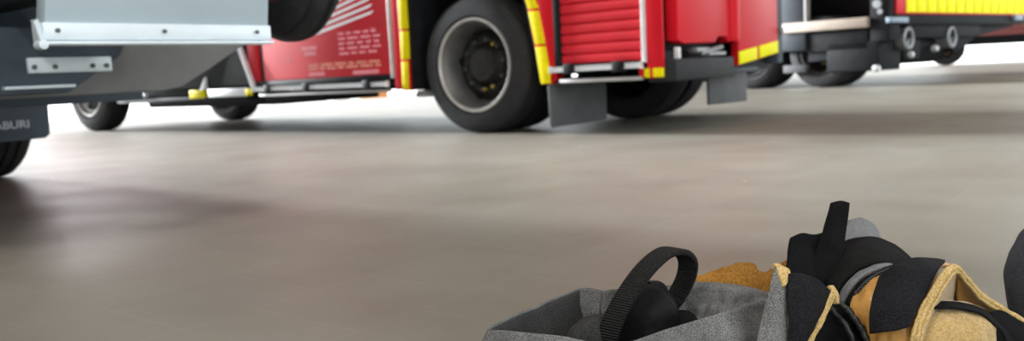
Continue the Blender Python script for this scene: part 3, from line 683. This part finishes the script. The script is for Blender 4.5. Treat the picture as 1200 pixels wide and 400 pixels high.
for a, b in zip(zc, zc[1:]):
    MB().flatbar(a.lerp(b, .25), a.lerp(b, .7), .006, .004, (0, .3, 1), .001).build('zip_tooth', M['zip'], zp)
# dark interior between cuff and leather
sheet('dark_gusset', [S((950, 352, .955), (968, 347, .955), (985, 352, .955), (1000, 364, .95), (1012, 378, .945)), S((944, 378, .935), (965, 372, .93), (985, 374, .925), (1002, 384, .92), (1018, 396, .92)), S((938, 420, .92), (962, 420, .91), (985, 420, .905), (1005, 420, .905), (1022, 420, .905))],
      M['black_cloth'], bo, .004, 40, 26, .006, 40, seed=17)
rope('zip_edge', S((976, 352, .93), (984, 356, .918), (996, 366, .908), (1006, 380, .90), (1014, 396, .897), (1020, 420, .90)), .004, M['zip'], bo)
rope('zip_edge', S((972, 360, .925), (980, 368, .912), (990, 380, .902), (998, 396, .897), (1002, 420, .90)), .003, M['zip'], bo)
# leather body
sheet('leather_body', [S((1042, 306, 1.0), (1070, 304, 1.0), (1100, 307, 1.0), (1125, 316, 1.0)),
                       S((1020, 322, .955), (1045, 312, .945), (1075, 308, .94), (1105, 312, .945)),
                       S((1001, 345, .93), (1027, 335, .915), (1060, 332, .905), (1094, 338, .91)),
                       S((998, 366, .915), (1022, 362, .895), (1052, 360, .885), (1082, 364, .885)),
                       S((1012, 390, .905), (1032, 388, .885), (1055, 388, .875), (1074, 392, .872)),
                       S((1018, 430, .90), (1035, 432, .88), (1055, 432, .87), (1072, 434, .868)),
                       [low(p, .006) for p in S((1018, 470, .90), (1035, 472, .88), (1055, 472, .87), (1072, 474, .868))]], M['leather'], bo, .004, 50, 50, .004, 50, seed=18)
# wide webbing strap round the leather
sheet('wide_strap', [S((1039, 309, .955), (1060, 304.5, .95), (1085, 303.5, .95), (1108, 306.5, .955)),
                     S((1032, 322, .925), (1053, 317, .915), (1077, 315, .912), (1099, 318, .918)),
                     S((1024, 344, .902), (1044, 340, .893), (1066, 339, .89), (1087, 342, .893)),
                     S((1019, 368, .885), (1037, 366, .876), (1056, 364, .872), (1075, 363, .872)),
                     S((1019, 392, .879), (1034, 390, .870), (1050, 388, .866), (1067, 383, .864))], M['webbing'], bo, .0045, 50, 44, .0015, 40, seed=19)
# frayed mouth edge
e1 = S((1066, 440, .858), (1068, 402, .862), (1077, 368, .872), (1092, 340, .89), (1107, 318, .915), (1119, 312, .94), (1132, 325, .955), (1150, 345, .965), (1170, 358, .97), (1190, 370, .965), (1206, 380, .96))
e2 = S((1074, 440, .858), (1076, 402, .862), (1085, 372, .872), (1099, 345, .89), (1112, 324, .915), (1121, 319, .94), (1131, 331, .952), (1148, 350, .96), (1168, 363, .965), (1188, 375, .96), (1208, 388, .955))
em = [a.lerp(b, .5)+Vector((0, -.004, .003)) for a, b in zip(e1, e2)]
sheet('frayed_edge', [e1, em, e2], M['edging'], bo, .0035, 120, 10, .0022, 130, seed=24)
rope('frayed_edge', [p+Vector((-.001, -.003, .001)) for p in e1], .0019, M['edging'], bo, 160, 8)
rope('frayed_edge', [p+Vector((0, -.003, 0)) for p in e2], .0019, M['edging'], bo, 160, 8)
sheet('mouth_lining', [e2, S((1085, 440, .90), (1090, 405, .91), (1098, 378, .92), (1108, 356, .945), (1116, 340, .965), (1124, 334, .985), (1133, 342, .99), (1148, 358, .995), (1166, 370, .995), (1186, 384, .99), (1206, 396, .985)),
                       S((1095, 450, .96), (1100, 420, .96), (1106, 395, .98), (1112, 378, .995), (1118, 366, 1.01), (1126, 360, 1.02), (1134, 365, 1.02), (1148, 376, 1.02), (1166, 388, 1.02), (1184, 400, 1.02), (1202, 412, 1.02))], M['mouth_beige'], bo, .003, 80, 22, .002, 50, seed=20)
sheet('outer_side', [e1[5:], S((1121, 334, .965), (1136, 346, .98), (1156, 362, .99), (1178, 374, .99), (1196, 382, .985), (1216, 394, .98)), [low(p, .01) for p in S((1121, 420, 1.06), (1138, 420, 1.07), (1160, 420, 1.07), (1184, 420, 1.06), (1204, 420, 1.05), (1226, 420, 1.04))]], M['leather'], bo, .004, 50, 24, .003, 40, seed=21)
# suede padding in the mouth with its dark upper edge
sheet('suede_padding', [S((1082, 360, .925), (1100, 354, .93), (1125, 356, .93), (1146, 362, .925), (1160, 374, .918)),
                        S((1078, 376, .895), (1098, 366, .895), (1124, 366, .895), (1150, 371, .895), (1164, 384, .90)),
                        S((1076, 392, .878), (1098, 394, .872), (1124, 392, .872), (1148, 394, .876), (1164, 392, .89)),
                        S((1076, 440, .87), (1098, 440, .862), (1124, 440, .862), (1148, 440, .868), (1162, 440, .885))], M['suede'], bo, .008, 50, 36, .003, 60, seed=22)
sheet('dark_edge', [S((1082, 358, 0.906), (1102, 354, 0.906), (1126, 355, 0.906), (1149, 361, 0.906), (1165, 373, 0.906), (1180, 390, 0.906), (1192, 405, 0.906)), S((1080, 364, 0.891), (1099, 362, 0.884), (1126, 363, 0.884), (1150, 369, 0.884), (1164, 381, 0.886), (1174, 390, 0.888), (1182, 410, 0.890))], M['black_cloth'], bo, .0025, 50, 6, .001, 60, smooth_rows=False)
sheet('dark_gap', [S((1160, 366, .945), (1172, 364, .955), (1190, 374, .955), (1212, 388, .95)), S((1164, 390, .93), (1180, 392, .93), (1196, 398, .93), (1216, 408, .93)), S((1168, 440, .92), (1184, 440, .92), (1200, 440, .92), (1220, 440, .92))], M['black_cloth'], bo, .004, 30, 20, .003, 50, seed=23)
MB().box((b2.x-.06, b2.y-.06, 0), (b2.x+.11, b2.y+.03, .02), .008).build('sole', M['rubber'], bo)

# ---- grey garment cut by the right edge
b3 = spot(1225, 400, 1.02); b3.z = 0
jk = empty('folded_garment', b3, 0, b3, label='dark grey garment standing at the right edge beside the tan boot', cat='clothing')
jr = []
for (py, xl, d) in ((262, 1224, 1.14), (274, 1210, 1.125), (292, 1196, 1.115), (315, 1187, 1.11), (340, 1185, 1.108), (362, 1189, 1.105), (400, 1194, 1.10), (460, 1180, 1.10)):
    p = spot(xl, py, d); row = []
    for i in range(14):
        a = PI - 2*PI*i/14; rx = .075; row.append(Vector((p.x+rx+rx*math.cos(a), p.y+.06*math.sin(a), max(.004, p.z - (.02 if py == 262 else 0)*abs(math.sin(a))))))
    jr.append(row)
top = sum(jr[0], Vector())/14
jr.insert(0, [p.lerp(top, .9)-Vector((0, 0, .005)) for p in jr[0]])
sheet('cloth', jr, M['slate_cloth'], jk, .004, 60, 40, .008, 24, True, seed=30)
rope('seam', [jr[i][11]+Vector((-.001, -.003, 0)) for i in range(1, 9)], .0018, M['dark_cloth'], jk)

# ================================================================ LIGHT
wd = bpy.data.worlds.new('bright_overcast'); SC.world = wd; wd.use_nodes = True
nt = wd.node_tree; bg = nt.nodes['Background']; bg.inputs['Color'].default_value = (.90, .97, 1.0, 1); bg.inputs['Strength'].default_value = 3.4
def area(loc, sx, sy, power, col=(1, .96, .90), rot=(0, 0, 0)):
    l = bpy.data.lights.new('fill_light', 'AREA'); l.shape = 'RECTANGLE'; l.size = sx; l.size_y = sy; l.energy = power; l.color = col
    o = bpy.data.objects.new('fill_light', l); COL.objects.link(o); o.location = loc; o.rotation_euler = rot; return o
for s in (-6.5, -1.5, 3.2, 6.8):  # added unseen fill lights under the ceiling, one stronger to model the gear
    for w in (-6.5, -1.3, 5.0, 11.5):
        area(hall(s, w, HZ-.05), 1.6, .5, (170 if s == 3.2 and w < -5 else 42) if s > 2 and w < 0 else 5, rot=(0, 0, -TH))

sl = bpy.data.lights.new('hazy_low_sun', 'SUN'); sl.energy = 17; sl.angle = math.radians(16); sl.color = (.93, .97, 1.0)
so = bpy.data.objects.new('hazy_low_sun', sl); COL.objects.link(so)
dirv = (T*math.cos(math.radians(15)) - Vector((0, 0, 1))*math.sin(math.radians(15)) + N*.02)
so.rotation_euler = dirv.to_track_quat('-Z', 'Y').to_euler(); so.location = hall(-20, 0, 8)
vs = SC.view_settings
SC.display_settings.display_device = 'sRGB'
vs.view_transform = 'Standard'; vs.look = 'None'; vs.exposure = 0.; vs.gamma = 1.; vs.use_curve_mapping = False
SC.cycles.use_denoising = True
SC.cycles.max_bounces = 10; SC.cycles.diffuse_bounces = 5
